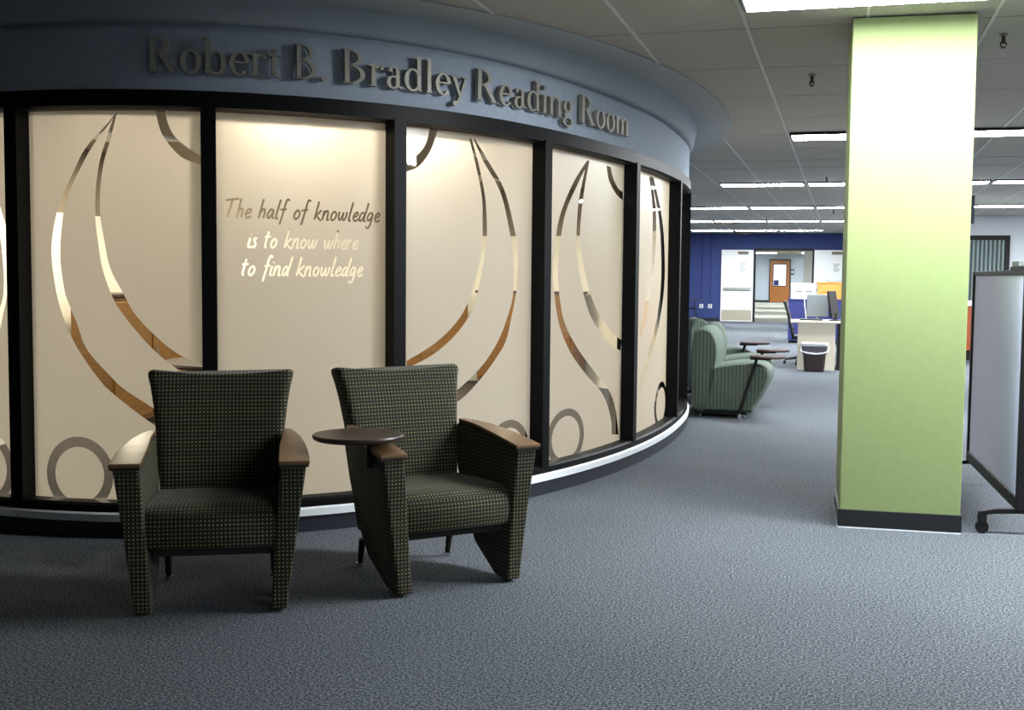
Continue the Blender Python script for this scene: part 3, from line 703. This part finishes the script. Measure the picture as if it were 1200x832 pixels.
tb=MB().lathe([(.001,-.012),(.185,-.012),(.196,-.004),(.198,.006),(.193,.012),(.001,.012)],(-.44,.13,.70),48).build('tablet',M['walnut'],c2,smooth=True,label='round dark wooden tablet')
MB().box(-.47,-.33,.09,.17,.672,.69).build('mount_plate',M['blackplastic'],tb,bevel=.004)
MB().tube([(-.385,.13,.56),(-.385,.13,.685)],.016,12).build('post',M['blackplastic'],tb)

# ---------------------------------------------------------------- green striped lounge chairs along the wall (local: faces +x)
def lounge(label,loc,rz):
    c=thing('lounge_chair',label,'lounge chair',loc,rz,'striped lounge chairs beyond the glass wall')
    W_=.36
    def body(name,prof,inset=.03,r=None):
        loops=[]
        cxp=sum(p[0] for p in prof)/len(prof); czp=sum(p[1] for p in prof)/len(prof)
        for y,k in ((-W_,.90),(-W_+.02,.965),(-W_+.06,1.0),(W_-.06,1.0),(W_-.02,.965),(W_,.90)):
            loops.append([(cxp+(x-cxp)*k,y,czp+(z-czp)*k) for x,z in prof])
        return MB().loft(loops).build(name,M['green'],c,smooth=True)
    body('seat',catmull([(.14,.06),(.58,.06),(.63,.09),(.735,.28),(.785,.42),(.765,.50),(.67,.55),(.5,.555),(.34,.535),(.16,.50)],3))
    body('backrest',catmull([(.02,.06),(.16,.06),(.24,.32),(.255,.50),(.27,.66),(.255,.78),(.20,.88),(.11,.905),(.035,.86),(.005,.72),(0,.4)],3))
    MB().box(.05,.56,-W_+.05,W_-.05,.03,.09).build('plinth',M['blackplastic'],c)
    for x in (.10,.54):
        for y in (-W_+.07,W_-.07): MB().tube([(x,y,0),(x,y,.035)],.02,10).build('foot',M['chrome'],c)
    a=MB().tube([(.50,-W_-.02,.04),(.56,-W_-.02,.26),(.66,-W_-.02,.60)],.016,10).build('tablet_post',M['blackplastic'],c)
    MB().lathe([(.001,0),(.022,0),(.022,.045),(.001,.045)],(.50,-W_-.02,0),12).build('post_foot',M['chrome'],a)
    MB().box(.60,.80,-W_-.05,-W_+.03,.595,.615).build('bracket',M['blackplastic'],a)
    MB().lathe([(.001,-.012),(.17,-.012),(.18,0),(.17,.012),(.001,.012)],(.77,-W_-.06,.628),32).build('tablet',M['tabtop'],c)
    return c
lounge('pale green striped lounge chair nearest the glass wall, seen side-on',(-1.455,12.10,0),radians(-1))
lounge('pale green striped lounge chair, middle one of the row',(-1.50,13.12,0),radians(4))
lounge('pale green striped lounge chair farthest back behind the other two',(-1.84,14.35,0),radians(14))

# ---------------------------------------------------------------- mobile whiteboard screen on the right
b=thing('mobile_screen','white rolling screen with black frame at the right edge','screen',(.93,7.75,0),radians(90+2.5))
L_=.905; Z0,Z1=.14,1.46
MB().box(-L_+.03,L_-.03,-.012,.012,Z0+.06,Z1-.03).build('panel',M['screen_film'],b)
MB().box(-L_,L_,-.02,.02,Z1-.03,Z1).build('top_rail',M['blackplastic'],b,bevel=.004)
MB().box(-L_,L_,-.024,.024,Z0,Z0+.07).build('bottom_rail',M['blackplastic'],b,bevel=.004)
for s in (-1,1): 
    MB().box(s*L_-.022,s*L_+.022,-.024,.024,Z0,Z1).build('post',M['blackplastic'],b,bevel=.004)
    x=s*(L_-.02)
    f=MB().loft([[(x-.02,y,z),(x+.02,y,z),(x+.02,y,z+.025),(x-.02,y,z+.025)] for y,z in ((-.30,.10),(-.2,.112),(0,.122),(.13,.114),(.21,.098))]).build('foot_bar',M['blackplastic'],b)
    for y in (-.28,.19):
        k=MB().tube([(x-.014,y,.035),(x+.014,y,.035)],.035,18).build('caster',M['blackplastic'],b)
        MB().box(x-.02,x+.02,y-.022,y+.022,.06,.105).build('caster_fork',M['blackplastic'],k)
cp=thing('clip_box','small pale box with black foot on top of the rolling screen','box',(.955,7.15,Z1),radians(92.5))
MB().box(-.17,.14,-.02,.02,0,.02).build('foot',M['blackplastic'],cp)
MB().box(-.10,.10,-.018,.018,.02,.05).build('body',M['grey'],cp,bevel=.003)

# ---------------------------------------------------------------- service counter, roller shutter, hanging sign on the right
s=thing('roller_shutter','grey ribbed roller shutter in dark frame on the far right wall','shutter',(2.0,28,0))
MB().box(-.14,1.54,-.07,0,2.30,2.40).build('frame_head',M['blackplastic'],s)
for x in (-.14,1.44): MB().box(x,x+.1,-.07,0,.95,2.3).build('frame_jamb',M['blackplastic'],s)
MB().box(-.05,1.45,-.02,0,.95,2.3).build('backing',M['edge'],s)
sl=MB().loft([[(-.034,-.02,z),(-.018,-.045,z),(.018,-.045,z),(.034,-.02,z)] for z in (.96,2.3)]).mesh('slat'); sl.materials.append(M['shutter'])
for k in range(17): share(sl,'slat',s,(.0+.088*k,0,0))
MB().box(-.14,1.54,-.12,0,.90,.95).build('sill',M['white'],s)
k=thing('service_counter','cherry wood service counter with white top behind the rolling screen','counter',(1.0,21.8,0))
MB().box(0,3.4,0,.7,.17,.95).build('front_body',M['cherry'],k,bevel=.005)
MB().box(.03,3.37,.03,.66,0,.17).build('plinth',M['blackplastic'],k)
MB().box(-.03,3.43,-.05,.74,.95,1.0).build('top',M['white'],k,bevel=.006)
pt=MB().box(1.88,2.02,21.85,22.1,1.0,1.025).build('paper_stack',M['paper']); tag(pt,'low stack of white paper on the cherry service counter','paper')
hs=thing('hanging_sign','navy ceiling sign hanging behind the green column','sign',(1.13,16.0,2.12))
MB().box(-.46,.46,-.02,.02,0,.36).build('board',M['signblue'],hs,bevel=.004)
for x in (-.36,.36): MB().tube([(x,0,.36),(x,0,H-2.12)],.005).build('rod',M['steel'],hs)
for st in ([(.34,.31),(.375,.25),(.41,.31)],[(.375,.25),(.375,.19)],[(.41,.13),(.37,.145),(.345,.10),(.37,.06),(.41,.07)]):
    mb=MB(); 
    for i in range(len(st)-1): mb.prism(ribbon(st[i:i+2],.016),lambda u,v:(u,-.0205,v),lambda u,v:(u,-.024,v))
    mb.build('sign_letter',M['paper'],hs)

# ---------------------------------------------------------------- desk group left of the column
d=thing('office_desk','off-white office desk with end panel beside the green column','desk',(-.74,18.42,0),radians(2))
MB().box(-.02,1.5,-.04,.72,.72,.755).build('desk_top',M['offwhite'],d,bevel=.006)
MB().box(.09,.65,.0,.04,0,.72).build('end_panel',M['offwhite'],d)
MB().box(.69,.73,.02,.6,0,.72).build('inner_panel',M['blackplastic'],d)
MB().box(.73,1.46,.02,.68,0,.72).build('pedestal',M['blackplastic'],d)
m_=thing('computer_monitor','grey back of a flat monitor on the off-white desk','monitor',(-.375,18.85,.755),0)
MB().box(-.165,.165,-.02,.02,.05,.40).build('housing',M['grey'],m_,bevel=.01)
MB().lathe([(.09,0),(.09,.012),(.02,.02),(.02,.06)],n=20).build('stand',M['grey'],m_)
m2=thing('computer_monitor','black monitor turned edge-on, right of the grey monitor','monitor',(-.10,18.62,.755),radians(74))
o=MB().loft([[(-.2,-.012,.05),(.2,-.012,.05),(.2,.03,.05),(-.2,.03,.05)],[(-.2,.06,.46),(.2,.06,.46),(.2,.085,.46),(-.2,.085,.46)]]).build('housing',M['blackplastic'],m2,bevel=.006)
MB().lathe([(.1,0),(.1,.012),(.025,.02),(.025,.12)],n=20).build('stand',M['blackplastic'],m2)
kb=thing('keyboard','dark keyboard lying on the off-white desk','keyboard',(-.46,18.60,.755),radians(4))
MB().box(-.17,.17,-.06,.06,0,.02).build('case',M['blackplastic'],kb,bevel=.004)
for r in range(3): MB().box(-.155,.155,-.05+.034*r,-.024+.034*r,.02,.026).build('key_row',M['grey'],kb)
# task chair
tc_=thing('task_chair','black mesh-back task chair pulled up to the off-white desk','chair',(-.60,19.6,0),radians(0))
MB().loft([[(x-.02,y,z) for y in ()] or [(x-.02,-.21,z),(x+.02,-.21,z),(x+.02,.21,z),(x-.02,.21,z)] for x,z in ((-.17,.50),(-.20,.62),(-.25,.85),(-.31,1.03))]).build('backrest',M['blackplastic'],tc_,smooth=False,bevel=.012)
MB().box(-.16,.28,-.23,.23,.42,.48).build('seat',M['blackplastic'],tc_,bevel=.02)
MB().box(-.19,-.15,-.04,.04,.40,.60).build('back_support',M['blackplastic'],tc_)
MB().tube([(0,0,.1),(0,0,.42)],.03,12).build('column',M['blackplastic'],tc_)
for i in range(5):
    a=2*pi*i/5+pi; x,y=.29*cos(a),.29*sin(a)
    MB().tube([(0,0,.12),(x,y,.075)],[.026,.016],8).build('base_spoke',M['blackplastic'],tc_)
    MB().tube([(x-.02,y,.03),(x+.02,y,.03)],.03,14).build('caster',M['blackplastic'],tc_)
# waste bin
w_=thing('waste_bin','brown waste bin with white bag liner before the desk','waste bin',(-.385,18.15,0))
def bl(hx,hy,z,r=.04): return [(x,y,z) for x,y in rrect(hx,hy,r,4)]
MB().loft([bl(.145,.115,0),bl(.16,.13,.2),bl(.175,.145,.385)]).build('body',M['brownbin'],w_)
MB().loft([bl(.182,.152,.275),bl(.188,.158,.30),bl(.19,.16,.39),bl(.196,.165,.405),bl(.18,.15,.415),bl(.165,.135,.39),bl(.15,.12,.30)],cap=False).build('bag_skirt',M['skirt'],w_,smooth=True,label='translucent grey bag skirt')
MB().loft([bl(.19,.16,.39),bl(.2,.17,.405),bl(.196,.168,.43),bl(.175,.145,.425),bl(.16,.13,.39)],cap=False).build('bag_rim',M['bag'],w_,smooth=True)
MB().tube([(-.2,-.02,.36),(-.19,-.165,.31),(-.1,-.175,.285),(.02,-.175,.275),(.12,-.175,.285),(.19,-.165,.31),(.2,-.02,.37)],.011,8).build('bag_tie',M['bag'],w_,smooth=True)
# navy counter with white box and oak cabinet, far behind the desk
n_=thing('navy_cabinet','navy blue cabinet behind the task chair','cabinet',(-1.13,26,0))
MB().box(0,1.9,0,.6,.06,.93).build('body',M['navy'],n_); MB().box(.02,1.88,.03,.58,0,.06).build('plinth',M['blackplastic'],n_); MB().box(-.02,1.92,-.02,.62,.93,.96).build('top',M['navy'],n_)
wb=thing('storage_box','white box on the navy cabinet left of the oak cabinet','box',(-1.08,26.08,.96))
MB().box(0,.52,0,.4,0,.30).build('body',M['white'],wb,bevel=.006); MB().box(-.01,.53,-.01,.41,.26,.34).build('lid',M['white'],wb,bevel=.006)
for kx in (.1,.3): MB().box(kx,kx+.14,-.004,0,.14,.18).build('print',M['grey'],wb)
oc=thing('oak_cabinet','orange oak cabinet on the navy cabinet near the column','cabinet',(-.53,26.05,.96))
MB().box(0,.9,0,.45,0,.34).build('body',M['orange'],oc,bevel=.005); MB().box(-.02,.92,-.02,.47,.34,.37).build('top',M['orange'],oc,bevel=.004)
for kx in (.04,.26,.48,.70):
    dr=MB().box(kx,kx+.19,-.012,0,.03,.31).build('drawer',M['orange'],oc,bevel=.004); MB().lathe([(.001,0),(.014,0),(.014,.012),(.001,.012)],(kx+.095,-.03,.16),10).build('knob',M['edge'],dr)
ty=thing('paper_tray','grey tray lying on top of the oak cabinet','tray',(-.2,26.25,1.33))
MB().box(-.14,.14,-.1,.1,0,.015).build('base',M['grey'],ty); MB().box(-.14,-.13,-.1,.1,.015,.05).box(.13,.14,-.1,.1,.015,.05).build('rim',M['grey'],ty)
cb=MB().tube(catmull([(-.72,25.9,.98),(-.70,24.8,.9),(-.62,22,.78),(-.5,19.14,.775)],6),.008,6)
cable_pts=catmull([(-.80,25.97,.99),(-.78,25.95,.8),(-.74,25.93,.5),(-.69,25.9,.1),(-.68,25.9,.008)],6)
cb=MB().tube(cable_pts,.008,6).build('power_cable',M['paper']); tag(cb,'white cable hanging down the front of the navy cabinet','cable')
# small desk with attached chair by the blue wall
sd=thing('tablet_desk_chair','dark student chair with writing board by the blue wall','chair',(-4.62,36.5,0),radians(0))
MB().box(-.22,.22,-.22,.22,.42,.46).build('seat',M['blackplastic'],sd,bevel=.01)
MB().loft([[(-.24,-.2,z),(-.20,-.2,z),(-.20,.2,z),(-.24,.2,z)] for z in (.5,.85)]).build('backrest',M['blackplastic'],sd,bevel=.01)
MB().box(-.02,.42,-.3,.1,.70,.72).build('writing_board',M['walnut'],sd,bevel=.006)
MB().tube([(.2,-.2,.44),(.22,-.22,.70)],.012).build('board_post',M['blackplastic'],sd)
for x,y in ((-.2,-.2),(.2,-.2),(-.2,.2),(.2,.2)): MB().tube([(x,y,.43),(x*1.25,y*1.2,0)],.013).build('leg',M['blackplastic'],sd)
for y in (-.17,.17): MB().tube([(-.2,y,.43),(-.22,y,.52)],.012).build('back_post',M['blackplastic'],sd)
